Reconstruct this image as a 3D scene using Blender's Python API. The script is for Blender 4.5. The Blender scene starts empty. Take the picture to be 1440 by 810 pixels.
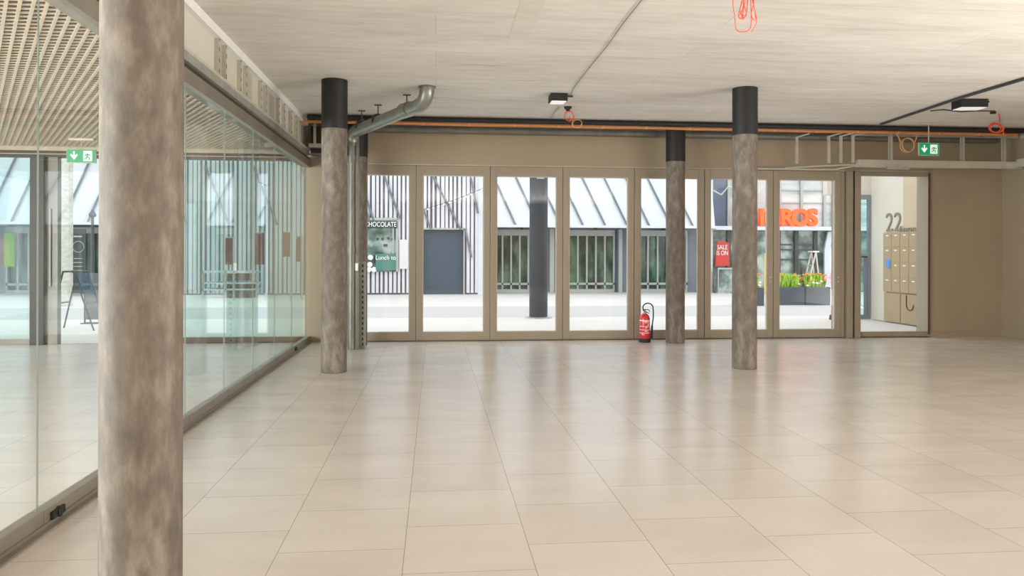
import bpy, bmesh, math, random
from mathutils import Vector, Matrix
random.seed(7)
sc = bpy.context.scene
col = sc.collection

# ------------------------------------------------------------------ camera
F = 1095.0; H = 1.424; YAW = math.radians(5.63); CY, SY = math.cos(YAW), math.sin(YAW)
cam_d = bpy.data.cameras.new('camera'); cam = bpy.data.objects.new('camera', cam_d); col.objects.link(cam)
cam_d.sensor_fit = 'HORIZONTAL'; cam_d.sensor_width = 36.0; cam_d.lens = F/1440*36
cam_d.shift_y = -48/1440; cam_d.clip_start = 0.05; cam_d.clip_end = 300
M = Matrix.Rotation(-YAW, 4, 'Z') @ Matrix.Rotation(math.radians(90), 4, 'X') @ Matrix.Rotation(math.radians(0.15), 4, 'Z')
M.translation = Vector((0, 0, H)); cam.matrix_world = M
sc.camera = cam

# ------------------------------------------------------------------ light and exposure
sc.view_settings.view_transform = 'Standard'; sc.view_settings.look = 'None'
sc.view_settings.gamma = 1.0; sc.view_settings.use_curve_mapping = False
sc.view_settings.exposure = 0.0
sc.cycles.max_bounces = 12; sc.cycles.diffuse_bounces = 6; sc.cycles.glossy_bounces = 5
sc.cycles.transparent_max_bounces = 24; sc.cycles.sample_clamp_indirect = 6
wd = bpy.data.worlds.new('world'); sc.world = wd; wd.use_nodes = True
bg = wd.node_tree.nodes['Background']; bg.inputs[0].default_value = (0.93, 0.97, 1.0, 1); bg.inputs[1].default_value = 2.5

def area(name, loc, aim, sx, sy, power, colr, spread=180):
    l = bpy.data.lights.new(name, 'AREA'); l.shape = 'RECTANGLE'; l.size = sx; l.size_y = sy
    l.energy = power; l.color = colr
    o = bpy.data.objects.new(name, l); l.spread = math.radians(spread); o.location = loc; o.rotation_euler = Vector(aim).to_track_quat('-Z', 'Y').to_euler(); col.objects.link(o); return o
# added fill lights out of view, brightening the slab, the hall and the passage side
area('rear_fill', (3.5, -5.6, .9), (0, .62, .78), 12.0, 3.0, 950, (1, 0.99, 0.98), 76)
area('side_fill', (9.6, 4.2, .7), (-.84, .12, .50), 12.0, 1.2, 660, (1, 0.97, 0.93), 120)
area('passage_fill', (-9.2, 1.5, 1.6), (1, 0, 0), 9, 2.8, 1700, (1, 0.99, 0.98))
PI = math.pi

# ------------------------------------------------------------------ pixel helpers (frame 1440 x 810)
def hor(x): return 357 + 0.0026*(x-720)
def onY(x, y, Y):
    u = (x-720)/F; d = Y/(CY-u*SY)
    return Vector((d*(u*CY+SY), Y, H+(hor(x)-y)/F*d))
def onZ(x, y, z):
    u = (x-720)/F; d = (z-H)*F/(hor(x)-y)
    return Vector((d*(u*CY+SY), d*(CY-u*SY), z))
def XY(x, Y): return onY(x, 357, Y).x
def ZY(x, y, Y): return onY(x, y, Y).z

# ------------------------------------------------------------------ mesh builder
class MB:
    def __init__(s): s.v = []; s.f = []; s.m = []
    def add(s, vs, fs, mi=0):
        o = len(s.v); s.v += [tuple(v) for v in vs]; s.f += [tuple(i+o for i in f) for f in fs]; s.m += [mi]*len(fs); return s
    def box(s, x0, x1, y0, y1, z0, z1, mi=0, mat=None):
        if x0 > x1: x0, x1 = x1, x0
        if y0 > y1: y0, y1 = y1, y0
        if z0 > z1: z0, z1 = z1, z0
        vs = [Vector(p) for p in ((x0,y0,z0),(x1,y0,z0),(x1,y1,z0),(x0,y1,z0),(x0,y0,z1),(x1,y0,z1),(x1,y1,z1),(x0,y1,z1))]
        if mat: vs = [mat @ p for p in vs]
        return s.add(vs, [(0,3,2,1),(4,5,6,7),(0,1,5,4),(1,2,6,5),(2,3,7,6),(3,0,4,7)], mi)
    def tube(s, pts, r, n=10, mi=0, cap=True):
        pts = [Vector(p) for p in pts]; N = len(pts)
        rs = r if isinstance(r, (list, tuple)) else [r]*N
        t0 = (pts[1]-pts[0]).normalized()
        a = Vector((0,0,1)) if abs(t0.z) < .9 else Vector((1,0,0))
        nx = t0.cross(a).normalized(); vs = []
        for i in range(N):
            t = (pts[min(i+1,N-1)]-pts[max(i-1,0)])
            t = t.normalized() if t.length > 1e-9 else t0
            nx = (nx - t*nx.dot(t)); nx = nx.normalized() if nx.length > 1e-6 else t.orthogonal().normalized()
            ny = t.cross(nx)
            for k in range(n):
                an = 2*PI*k/n; vs.append(pts[i]+(nx*math.cos(an)+ny*math.sin(an))*rs[i])
        fs = [(i*n+k, i*n+(k+1)%n, (i+1)*n+(k+1)%n, (i+1)*n+k) for i in range(N-1) for k in range(n)]
        if cap: fs += [tuple(range(n))[::-1], tuple((N-1)*n+k for k in range(n))]
        return s.add(vs, fs, mi)
    def lathe(s, prof, c=(0,0,0), n=32, mi=0):
        vs = [(c[0]+r*math.cos(2*PI*k/n), c[1]+r*math.sin(2*PI*k/n), c[2]+z) for r, z in prof for k in range(n)]
        N = len(prof)
        fs = [(i*n+k, i*n+(k+1)%n, (i+1)*n+(k+1)%n, (i+1)*n+k) for i in range(N-1) for k in range(n)]
        fs += [tuple(range(n))[::-1], tuple((N-1)*n+k for k in range(n))]
        return s.add(vs, fs, mi)
    def prism(s, pts, d0, d1, axis='y', mi=0):
        n = len(pts)
        def P(a, b, d): return (a, d, b) if axis == 'y' else ((d, a, b) if axis == 'x' else (a, b, d))
        vs = [P(a, b, d0) for a, b in pts]+[P(a, b, d1) for a, b in pts]
        fs = [tuple(range(n)), tuple(range(2*n-1, n-1, -1))]+[(i, i+n, (i+1)%n+n, (i+1)%n) for i in range(n)]
        return s.add(vs, fs, mi)
    def build(s, name, mat, parent=None, smooth=False, origin=None, bevel=0):
        me = bpy.data.meshes.new(name)
        vs = s.v
        if parent is not None:
            pl = parent_world(parent); vs = [tuple(Vector(v)-pl) for v in vs]
        elif origin is not None:
            vs = [tuple(Vector(v)-Vector(origin)) for v in vs]
        me.from_pydata(vs, [], s.f)
        for m in (mat if isinstance(mat, (list, tuple)) else [mat]): me.materials.append(m)
        for p, mi in zip(me.polygons, s.m): p.material_index = mi; p.use_smooth = bool(smooth)
        bm = bmesh.new(); bm.from_mesh(me); bmesh.ops.recalc_face_normals(bm, faces=bm.faces); bm.to_mesh(me); bm.free()
        o = bpy.data.objects.new(name, me); col.objects.link(o)
        if parent is not None: o.parent = parent
        elif origin is not None: o.location = origin
        if smooth:
            md = o.modifiers.new('edges', 'EDGE_SPLIT'); md.split_angle = math.radians(40)
        if bevel:
            b = o.modifiers.new('bevel', 'BEVEL'); b.width = bevel; b.segments = 2; b.limit_method = 'ANGLE'
        return o
def parent_world(o):
    p = Vector((0,0,0))
    while o is not None: p += Vector(o.location); o = o.parent
    return p
def tag(o, label=None, cat=None, group=None, kind=None):
    if label: o['label'] = label
    if cat: o['category'] = cat
    if group: o['group'] = group
    if kind: o['kind'] = kind
    return o
def empty(name, loc, label=None, cat=None, group=None, kind=None):
    o = bpy.data.objects.new(name, None); o.empty_display_size = .1; o.location = loc; col.objects.link(o)
    return tag(o, label, cat, group, kind)
def copy_tree(o, loc=None, parent=None):
    c = o.copy(); col.objects.link(c)
    if parent is not None: c.parent = parent
    if loc is not None: c.location = loc
    for ch in list(o.children): copy_tree(ch, None, c)
    return c
def arc(c, r, a0, a1, n, ux, uz):
    c, ux, uz = Vector(c), Vector(ux), Vector(uz)
    return [c+ux*(r*math.cos(a0+(a1-a0)*i/n))+uz*(r*math.sin(a0+(a1-a0)*i/n)) for i in range(n+1)]
def text_mesh(txt, size, depth, mat, name, parent=None, loc=(0,0,0), rot=(PI/2,0,0), sx=1.0, offset=0.0):
    cu = bpy.data.curves.new(name, 'FONT'); cu.body = txt; cu.size = size; cu.extrude = depth; cu.offset = offset
    cu.align_x = 'CENTER'; cu.align_y = 'CENTER'; cu.resolution_u = 4
    t = bpy.data.objects.new('tmp', cu); col.objects.link(t)
    bpy.context.view_layer.update()
    me = bpy.data.meshes.new_from_object(t); bpy.data.objects.remove(t)
    me.name = name
    R = Matrix.Rotation(rot[2], 4, 'Z') @ Matrix.Rotation(rot[1], 4, 'Y') @ Matrix.Rotation(rot[0], 4, 'X') @ Matrix.Diagonal((sx, 1, 1, 1))
    me.transform(R)
    me.materials.clear(); me.materials.append(mat)
    o = bpy.data.objects.new(name, me); col.objects.link(o)
    if parent is not None: o.parent = parent; o.location = Vector(loc)-parent_world(parent)
    else: o.location = loc
    return o

# ------------------------------------------------------------------ materials
EXT = .72
def ext(r, g, b):
    c = srgb(r, g, b); return (c[0]*EXT, c[1]*EXT, c[2]*EXT, 1)
def srgb(r, g, b):
    f = lambda c: (c/255/12.92) if c/255 <= .04045 else ((c/255+.055)/1.055)**2.4
    return (f(r), f(g), f(b), 1)
def mat(name, c, rough=.6, metal=0, spec=.5, noise=0, nscale=(6,6,6), bump=0, emit=None, coat=0):
    m = bpy.data.materials.new(name); m.use_nodes = True; nt = m.node_tree; b = nt.nodes['Principled BSDF']
    b.inputs['Base Color'].default_value = c; b.inputs['Roughness'].default_value = rough
    b.inputs['Metallic'].default_value = metal; b.inputs['Specular IOR Level'].default_value = spec
    b.inputs['Coat Weight'].default_value = coat
    if emit: b.inputs['Emission Color'].default_value = emit[0]; b.inputs['Emission Strength'].default_value = emit[1]
    tc = nt.nodes.new('ShaderNodeTexCoord'); mp = nt.nodes.new('ShaderNodeMapping'); mp.inputs['Scale'].default_value = nscale
    nz = nt.nodes.new('ShaderNodeTexNoise'); nz.inputs['Scale'].default_value = 1; nz.inputs['Detail'].default_value = 6; nz.inputs['Roughness'].default_value = .6
    nt.links.new(tc.outputs['Object'], mp.inputs[0]); nt.links.new(mp.outputs[0], nz.inputs[0])
    n = max(noise, .03)
    rp = nt.nodes.new('ShaderNodeValToRGB'); rp.color_ramp.elements[0].position = .3; rp.color_ramp.elements[1].position = .7
    rp.color_ramp.elements[0].color = tuple(x*(1-n) for x in c[:3])+(1,); rp.color_ramp.elements[1].color = tuple(min(1, x*(1+n)) for x in c[:3])+(1,)
    nt.links.new(nz.outputs[0], rp.inputs[0]); nt.links.new(rp.outputs[0], b.inputs['Base Color'])
    if bump:
        bp = nt.nodes.new('ShaderNodeBump'); bp.inputs['Strength'].default_value = bump; bp.inputs['Distance'].default_value = .01
        nt.links.new(nz.outputs[0], bp.inputs['Height']); nt.links.new(bp.outputs[0], b.inputs['Normal'])
    return m
def glass(name, tint, ior_f=.045, gloss_tint=(1,1,1,1)):
    m = bpy.data.materials.new(name); m.use_nodes = True; nt = m.node_tree; nt.nodes.clear()
    out = nt.nodes.new('ShaderNodeOutputMaterial'); mx = nt.nodes.new('ShaderNodeMixShader')
    tr = nt.nodes.new('ShaderNodeBsdfTransparent'); tr.inputs[0].default_value = tint
    gl = nt.nodes.new('ShaderNodeBsdfGlossy'); gl.inputs['Roughness'].default_value = .02; gl.inputs[0].default_value = gloss_tint
    ge = nt.nodes.new('ShaderNodeNewGeometry'); dt = nt.nodes.new('ShaderNodeVectorMath'); dt.operation = 'DOT_PRODUCT'
    nt.links.new(ge.outputs['Incoming'], dt.inputs[0]); nt.links.new(ge.outputs['Normal'], dt.inputs[1])
    def mth(op, a, b=None):
        n = nt.nodes.new('ShaderNodeMath'); n.operation = op
        for i, q in enumerate((a, b)):
            if q is None: continue
            if isinstance(q, (int, float)): n.inputs[i].default_value = q
            else: nt.links.new(q, n.inputs[i])
        return n.outputs[0]
    ab = mth('ABSOLUTE', dt.outputs['Value']); om = mth('SUBTRACT', 1.0, ab); pw = mth('POWER', om, 5.0)
    f = mth('ADD', mth('MULTIPLY', pw, 1-ior_f), ior_f)
    nt.links.new(f, mx.inputs[0]); nt.links.new(tr.outputs[0], mx.inputs[1]); nt.links.new(gl.outputs[0], mx.inputs[2])
    nt.links.new(mx.outputs[0], out.inputs[0])
    return m

def floor_mat():
    m = bpy.data.materials.new('stone_floor_tiles'); m.use_nodes = True; nt = m.node_tree; b = nt.nodes['Principled BSDF']; L = nt.links.new
    tc = nt.nodes.new('ShaderNodeTexCoord'); sp = nt.nodes.new('ShaderNodeSeparateXYZ'); L(tc.outputs['Object'], sp.inputs[0])
    ax = nt.nodes.new('ShaderNodeMath'); ax.inputs[1].default_value = 60-.19; L(sp.outputs['Y'], ax.inputs[0])
    ay = nt.nodes.new('ShaderNodeMath'); ay.inputs[1].default_value = 60+.143; L(sp.outputs['X'], ay.inputs[0])
    cb = nt.nodes.new('ShaderNodeCombineXYZ'); L(ax.outputs[0], cb.inputs[0]); L(ay.outputs[0], cb.inputs[1])
    br = nt.nodes.new('ShaderNodeTexBrick'); L(cb.outputs[0], br.inputs['Vector'])
    br.offset = .5; br.offset_frequency = 2; br.inputs['Scale'].default_value = 1
    br.inputs['Brick Width'].default_value = .6; br.inputs['Row Height'].default_value = .6
    br.inputs['Mortar Size'].default_value = .0022; br.inputs['Mortar Smooth'].default_value = .3; br.inputs['Bias'].default_value = 0
    br.inputs['Color1'].default_value = srgb(211, 203, 195); br.inputs['Color2'].default_value = srgb(206, 197, 188)
    br.inputs['Mortar'].default_value = srgb(158, 146, 133)
    nz = nt.nodes.new('ShaderNodeTexNoise'); nz.inputs['Scale'].default_value = 1; nz.inputs['Detail'].default_value = 7
    mp = nt.nodes.new('ShaderNodeMapping'); mp.inputs['Scale'].default_value = (1.6, 3.5, 1); L(tc.outputs['Object'], mp.inputs[0]); L(mp.outputs[0], nz.inputs[0])
    mr = nt.nodes.new('ShaderNodeMapRange'); mr.inputs[1].default_value = .3; mr.inputs[2].default_value = .7; mr.inputs[3].default_value = .94; mr.inputs[4].default_value = 1.03
    L(nz.outputs[0], mr.inputs[0])
    mx = nt.nodes.new('ShaderNodeMix'); mx.data_type = 'RGBA'; mx.blend_type = 'MULTIPLY'; mx.inputs[0].default_value = 1
    L(br.outputs['Color'], mx.inputs[6]); L(mr.outputs[0], mx.inputs[7]); L(mx.outputs[2], b.inputs['Base Color'])
    rr = nt.nodes.new('ShaderNodeMapRange'); rr.inputs[1].default_value = .3; rr.inputs[2].default_value = .7; rr.inputs[3].default_value = .22; rr.inputs[4].default_value = .25; b.inputs['Specular IOR Level'].default_value = 1.0
    L(nz.outputs[0], rr.inputs[0]); L(rr.outputs[0], b.inputs['Roughness'])
    bp = nt.nodes.new('ShaderNodeBump'); bp.inputs['Strength'].default_value = .3; bp.inputs['Distance'].default_value = .002; bp.invert = True
    L(br.outputs['Fac'], bp.inputs['Height']); L(bp.outputs[0], b.inputs['Normal'])
    return m
def concrete(name, ca, cb_, cc, sc1, sc2, rough=.75, lines=None, bump=.25):
    """mottled concrete: three tones, a broad and a fine noise, optional board joints every `lines` metres along Y"""
    m = bpy.data.materials.new(name); m.use_nodes = True; nt = m.node_tree; b = nt.nodes['Principled BSDF']; L = nt.links.new
    b.inputs['Roughness'].default_value = rough
    tc = nt.nodes.new('ShaderNodeTexCoord')
    def noise(s, det, dist=0):
        mp = nt.nodes.new('ShaderNodeMapping'); mp.inputs['Scale'].default_value = s; L(tc.outputs['Object'], mp.inputs[0])
        n = nt.nodes.new('ShaderNodeTexNoise'); n.inputs['Scale'].default_value = 1; n.inputs['Detail'].default_value = det; n.inputs['Distortion'].default_value = dist
        n.inputs['Roughness'].default_value = .62; L(mp.outputs[0], n.inputs[0]); return n.outputs[0]
    n1 = noise(sc1, 5, .4); n2 = noise(sc2, 8)
    ad = nt.nodes.new('ShaderNodeMath'); ad.operation = 'ADD'; L(n1, ad.inputs[0]); L(n2, ad.inputs[1])
    rp = nt.nodes.new('ShaderNodeValToRGB'); e = rp.color_ramp.elements; e[0].position = .30; e[0].color = ca; e[1].position = .68; e[1].color = cc
    k = e.new(.5); k.color = cb_
    hf = nt.nodes.new('ShaderNodeMath'); hf.operation = 'MULTIPLY'; hf.inputs[1].default_value = .5; L(ad.outputs[0], hf.inputs[0]); L(hf.outputs[0], rp.inputs[0])
    colour = rp.outputs[0]
    if lines:
        sp = nt.nodes.new('ShaderNodeSeparateXYZ'); L(tc.outputs['Object'], sp.inputs[0])
        cbx = nt.nodes.new('ShaderNodeCombineXYZ'); L(sp.outputs['X'], cbx.inputs[0]); L(sp.outputs['Y'], cbx.inputs[1])
        br = nt.nodes.new('ShaderNodeTexBrick'); L(cbx.outputs[0], br.inputs['Vector']); br.inputs['Scale'].default_value = 1
        br.inputs['Brick Width'].default_value = lines[0]; br.inputs['Row Height'].default_value = lines[1]; br.inputs['Mortar Size'].default_value = .004
        br.inputs['Mortar Smooth'].default_value = .6
        br.inputs['Color1'].default_value = (1,1,1,1); br.inputs['Color2'].default_value = (.95,.945,.94,1); br.inputs['Mortar'].default_value = (.70,.69,.67,1)
        mx = nt.nodes.new('ShaderNodeMix'); mx.data_type = 'RGBA'; mx.blend_type = 'MULTIPLY'; mx.inputs[0].default_value = 1
        L(colour, mx.inputs[6]); L(br.outputs['Color'], mx.inputs[7]); colour = mx.outputs[2]
    L(colour, b.inputs['Base Color'])
    bp = nt.nodes.new('ShaderNodeBump'); bp.inputs['Strength'].default_value = bump; bp.inputs['Distance'].default_value = .01
    L(n2, bp.inputs['Height']); L(bp.outputs[0], b.inputs['Normal'])
    return m

M_floor = floor_mat()
M_ceil = concrete('fair_faced_ceiling_concrete', srgb(192,187,179), srgb(215,210,203), srgb(229,225,219), (.35,1.6,1), (2.2,14,3), lines=(5.2,.62))
M_colm = concrete('cast_column_concrete', srgb(66,59,52), srgb(110,99,88), srgb(150,140,127), (4.2,4.2,.8), (16,16,7), rough=.65, bump=.35)
M_black = mat('matt_black_sleeve', srgb(26,26,27), .55, noise=.15)
M_bronze = mat('bronze_anodised_frame', srgb(156,144,127), .42, .25, noise=.05, nscale=(2,2,1))
M_bronze_dk = mat('bronze_frame_joint', srgb(88,74,58), .5, .2)
M_panel = mat('beige_wall_panel', srgb(162,147,125), .5, .1, noise=.06, nscale=(.7,.7,.5))
M_galv = mat('galvanised_steel', srgb(178,178,172), .38, .55, noise=.18, nscale=(8,8,3))
M_pipe = mat('weathered_zinc_pipe', srgb(146,148,140), .36, .55, noise=.2, nscale=(8,8,3))
M_galv_dk = mat('dull_steel', srgb(120,118,110), .45, .5, noise=.2, nscale=(6,6,3))
M_light_metal = mat('pale_steel_profile', srgb(192,187,174), .45, .2, noise=.08)
M_rail = mat('glass_shoe_aluminium', srgb(138,131,119), .4, .35, noise=.1, nscale=(3,3,3))
M_rail_dk = mat('dark_track', srgb(70,64,56), .5, .3)
M_board = mat('grey_board', srgb(186,182,166), .7, noise=.08, nscale=(1,1,1))
M_mesh = mat('expanded_metal_ceiling', srgb(202,187,167), .5, .2, noise=.05)
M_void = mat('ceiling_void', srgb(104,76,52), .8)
M_glass = glass('clear_glass', (.955,.985,.975,1))
M_teal = glass('teal_tinted_glass', (.80,.955,.935,1), .06)
M_glass2 = glass('grey_green_glass', (.84,.92,.91,1), .05)
M_door_glass = glass('door_glass', (.985,.992,.99,1), .03)
M_edge = mat('glass_edge', srgb(118,128,120), .3)
M_orange = mat('orange_conduit', srgb(216,140,84), .5)
M_redcab = mat('red_orange_cable', srgb(236,92,62), .5)
M_peach = mat('peach_cable', srgb(222,170,118), .5)
M_white = mat('white_plastic', srgb(235,235,232), .5)
M_diff = mat('lamp_diffuser', srgb(235,235,235), .4, emit=((1,.98,.95,1), .35))
M_green = mat('exit_sign_green', srgb(10,150,98), .4, emit=(srgb(10,150,98), .35))
M_signw = mat('exit_sign_white', srgb(240,250,246), .4, emit=((1,1,1,1), .35))
M_red = mat('extinguisher_red', srgb(205,30,38), .3, coat=.4)
M_blackr = mat('black_rubber', srgb(28,28,30), .6)
M_pave = mat('street_paving', ext(224,220,215), .8, noise=.06, nscale=(.5,3,1))
M_road = mat('street_road', ext(198,196,194), .85, noise=.06, nscale=(.4,4,1))
M_fin = mat('white_corrugated_fins', ext(232,230,236), .5, noise=.04)
M_finback = mat('facade_recess_grey', ext(140,138,144), .7)
M_garage = mat('slate_blue_door', ext(54,80,100), .55, noise=.08, nscale=(1,1,1))
M_clad = mat('pale_metal_cladding', ext(226,232,240), .5, noise=.03)
M_seam = mat('grey_cladding_seam', ext(120,126,134), .5)
M_alu = mat('pale_shop_frame', ext(188,192,188), .5, .2)
M_dcol = mat('dark_blue_grey_paint', ext(44,58,70), .7, .1, noise=.1, nscale=(3,3,.6))
M_bluegrey = mat('blue_grey_panel', ext(140,148,162), .6)
M_lobby = mat('cream_lobby_wall', ext(236,228,214), .7)
M_infill = mat('pale_infill_board', srgb(206,202,188), .7)
M_lobby2 = mat('warm_lobby_panel', ext(218,200,170), .6)
M_mail = mat('beige_mailbox_metal', ext(196,174,138), .5, .15)
M_taupe = mat('taupe_lettering', srgb(132,120,106), .6)
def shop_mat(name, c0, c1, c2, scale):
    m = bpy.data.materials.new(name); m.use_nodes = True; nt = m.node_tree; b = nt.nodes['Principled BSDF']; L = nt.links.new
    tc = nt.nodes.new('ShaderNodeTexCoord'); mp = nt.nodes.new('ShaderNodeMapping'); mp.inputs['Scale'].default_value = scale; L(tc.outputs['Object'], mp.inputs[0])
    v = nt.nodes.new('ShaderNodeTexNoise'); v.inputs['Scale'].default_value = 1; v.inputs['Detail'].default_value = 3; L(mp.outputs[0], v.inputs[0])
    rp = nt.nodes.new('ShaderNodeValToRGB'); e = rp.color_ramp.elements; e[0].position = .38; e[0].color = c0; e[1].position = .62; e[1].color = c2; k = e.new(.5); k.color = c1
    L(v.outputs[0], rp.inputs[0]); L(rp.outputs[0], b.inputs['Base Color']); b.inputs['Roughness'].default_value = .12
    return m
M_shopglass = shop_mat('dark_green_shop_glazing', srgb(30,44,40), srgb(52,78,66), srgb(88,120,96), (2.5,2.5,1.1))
M_upperglass = shop_mat('pale_office_glazing', srgb(150,158,158), srgb(182,186,184), srgb(204,204,200), (.3,.3,1.6))
M_blueglass = shop_mat('blue_office_glazing', srgb(40,60,92), srgb(66,84,110), srgb(120,124,120), (.4,.4,.6))
M_marketglass = shop_mat('market_glazing', srgb(44,60,56), srgb(96,116,108), srgb(160,172,166), (1.5,1.5,1.5))
M_sign = mat('orange_sign_letters', srgb(250,92,30), .4, emit=(srgb(255,84,20), .45))
M_leaf = mat('leaf_green', srgb(160,196,66), .6, noise=.3, nscale=(14,14,14))
M_flower = mat('orange_flower', srgb(235,110,60), .6)
M_flowerw = mat('white_flower', srgb(245,240,225), .6)
M_planter = mat('anthracite_planter', srgb(62,70,80), .6)
M_yellow = mat('yellow_post', srgb(240,200,50), .5)
M_poster = mat('red_poster', srgb(196,46,40), .5)
M_maroon = mat('maroon_sheet', srgb(104,44,48), .6)
M_darkgrey = mat('dark_grey_metal', srgb(64,66,68), .5, .2)
M_limegreen = mat('lime_green_banner', srgb(110,170,40), .5)
M_stone = mat('pale_rough_stone', ext(226,224,212), .8, noise=.25, nscale=(5,5,12), bump=.6)
M_pink = mat('pink_trousers', srgb(236,190,196), .8)
M_skin = mat('skin', srgb(214,168,140), .6)
M_hair = mat('brown_hair', srgb(70,48,34), .7)
M_shirt = mat('pale_shirt', srgb(226,222,226), .8)
M_shoe = mat('dark_shoe', srgb(60,54,56), .6)
M_sticker = mat('blue_sticker', srgb(90,140,220), .5)

# ================================================================== SETTING
ZC = 3.505; YB = 12.75; XG = -2.03; XR = 9.89
f = MB().box(-9.5, 10.2, -6.5, YB+.1, -.2, 0).build('floor', M_floor); tag(f, kind='structure')
# ceiling slab above the hall
c = MB().box(XG-.1, 10.2, -6.5, YB+.3, ZC, ZC+.3).build('ceiling', M_ceil); tag(c, kind='structure')
# rough edge marks and short cracks left by the formwork
rnd = random.Random(21)
for i in range(14):
    xx, yy = rnd.uniform(-1.5, 8.5), rnd.uniform(3.2, 11); ln = rnd.uniform(.25, .9)
    pts_ = [(xx+ln*q/6, yy+.012*math.sin(q*2+i), ZC+.001) for q in range(7)]
    MB().tube(pts_, [.001,.003,.0045,.003,.004,.003,.001], 5).build('concrete_crack', M_galv_dk, c)
# flush patch filled into the slab
pa, pb, pc, pd = onZ(714, 55, ZC), onZ(738, 55, ZC), onZ(756, 0, ZC), onZ(729, 0, ZC)
pt = MB(); pt.box(pa.x, pb.x+.03, 5.0, pa.y, ZC-.004, ZC+.01)
pt = pt.build('ceiling_patch', mat('patched_concrete', srgb(210,204,196), .8, noise=.08, nscale=(3,9,3)), c)
# plenum and expanded metal ceiling of the passage
ZP = 3.05
pl = MB().box(-9.5, XG-.12, -6.5, YB, ZP+.3, ZP+.4).build('ceiling_passage', M_void); tag(pl, kind='structure')
em = MB(); XL, XRR, Y0, Y1 = -9.2, -2.14, .6, 12.5
y = Y0
while y < Y1:
    em.box(XL, XRR, y, y+.030, ZP, ZP+.006); y += .092
# diagonal ribs clipped to the field
dx, dy = -.49, .872; k = XL
sl = dx/dy
x0 = XL
while x0 < XRR+ (Y1-Y0)*abs(sl):
    # line x = x0 + sl*(y-Y0)
    def yat(x): return Y0+(x-x0)/sl
    ya, yb = Y0, Y1
    if x0 > XRR: ya = yat(XRR)
    xe = x0+sl*(Y1-Y0)
    if xe < XL: yb = yat(XL)
    if yb-ya > .2:
        xa, xb = x0+sl*(ya-Y0), x0+sl*(yb-Y0); w = .012
        em.add([(xa-w,ya,ZP-.006),(xa+w,ya,ZP-.006),(xb+w,yb,ZP-.006),(xb-w,yb,ZP-.006),(xa-w,ya,ZP+.013),(xa+w,ya,ZP+.013),(xb+w,yb,ZP+.013),(xb-w,yb,ZP+.013)],
               [(0,3,2,1),(4,5,6,7),(0,1,5,4),(1,2,6,5),(2,3,7,6),(3,0,4,7)])
    x0 += .085
em = em.build('expanded_metal_panel', M_mesh, pl)

# back front: fascia and solid panels
wb = MB(); wb.box(-2.07, XR, YB, YB+.3, 2.86, ZC)                     # fascia above the doors
wb.box(-2.07, -1.515, YB, YB+.3, 0, 2.86)                             # pier on the left
wb.box(8.55, XR+.3, YB, YB+.3, 0, 2.86)                               # panel wall on the right
wb = wb.build('wall_back', M_panel); tag(wb, kind='structure')
MB().box(-1.515, 8.5, YB-.012, YB, 2.862, 2.878).build('fascia_strip', M_light_metal, wb)  # pale metal strip along the lower edge of the fascia
wf = MB().box(-9.5, XR+.3, -6.8, -6.5, 0, ZC).build('wall_front_sky_block', M_panel); tag(wf, kind='structure')  # unseen rear wall, added to keep the sky out of the door reflections
wr = MB().box(XR, XR+.3, -6.5, YB, 0, ZC).build('wall_right', M_panel); tag(wr, kind='structure')
bs = MB().box(8.55, XR, YB-.012, YB, 0, .09).build('baseboard_back', M_panel); tag(bs, kind='structure')
bs = MB().box(XR-.012, XR, -3, YB-.012, 0, .09).build('baseboard_right', M_panel); tag(bs, kind='structure')

# seven folding door leaves
P = 1.2045; X0 = -1.515
for i in range(7):
    a = X0+i*P; b = a+P
    e = empty('door_%d' % (i+1), (a, YB, 0), kind='structure')
    lw = .105; fr = MB()
    fr.box(a+.004, a+lw, YB-.03, YB+.04, 0.012, 2.855); fr.box(b-lw, b-.004, YB-.03, YB+.04, 0.012, 2.855)
    fr.box(a+lw, b-lw, YB-.03, YB+.04, 0.012, .145); fr.box(a+lw, b-lw, YB-.03, YB+.04, 2.70, 2.855)
    fr.build('door_frame', M_bronze, e, bevel=.004)
    g = MB()
    for (p, q, r, s_) in ((a+lw-.0, a+lw+.014, .145, 2.70), (b-lw-.014, b-lw, .145, 2.70)): g.box(p, q, YB-.018, YB+.02, r, s_)
    g.box(a+lw+.014, b-lw-.014, YB-.018, YB+.02, .145, .159); g.box(a+lw+.014, b-lw-.014, YB-.018, YB+.02, 2.686, 2.70)
    g.build('glazing_bead', M_light_metal, e)
    MB().box(a+lw+.01, b-lw-.01, YB-.004, YB+.004, .15, 2.695).build('glass_pane', M_door_glass, e)
    if i in (5, 6):
        lk = MB(); cx = (b-.055); cz = ZY(1179, 390, YB)
        lk.tube([(cx, YB-.045, cz), (cx, YB-.03, cz)], .014, 14); lk.tube([(cx, YB-.045, cz-.07), (cx, YB-.03, cz-.07)], .011, 14)
        lk.build('lock_cylinder', M_light_metal, e, smooth=True)
    MB().box(a-.004, a+.004, YB+.005, YB+.03, .012, 2.855).build('hinge_gasket', M_bronze_dk, e)
th = MB().box(X0, 8.5, YB-.04, YB+.06, 0, .012).build('trim_threshold', M_bronze_dk); tag(th, kind='structure')
# jamb posts between folding doors and entrance
jp = MB(); jx = XY(1183, YB)
jp.box(X0+7*P, XY(1187, YB), YB-.02, YB+.3, 0, 2.86)
jp.box(XY(1188, YB), XY(1195.5, YB), YB-.10, YB+.1, 0, 2.86)
jp.box(XY(1199, YB), XY(1207.5, YB), YB-.07, YB+.2, 0, 2.86)
jp = jp.build('trim_1', M_bronze, bevel=.006); tag(jp, kind='structure')
MB().box(XY(1195.5, YB), XY(1199, YB), YB-.0, YB+.1, 0, 2.86).build('joint', M_bronze_dk, jp)
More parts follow.
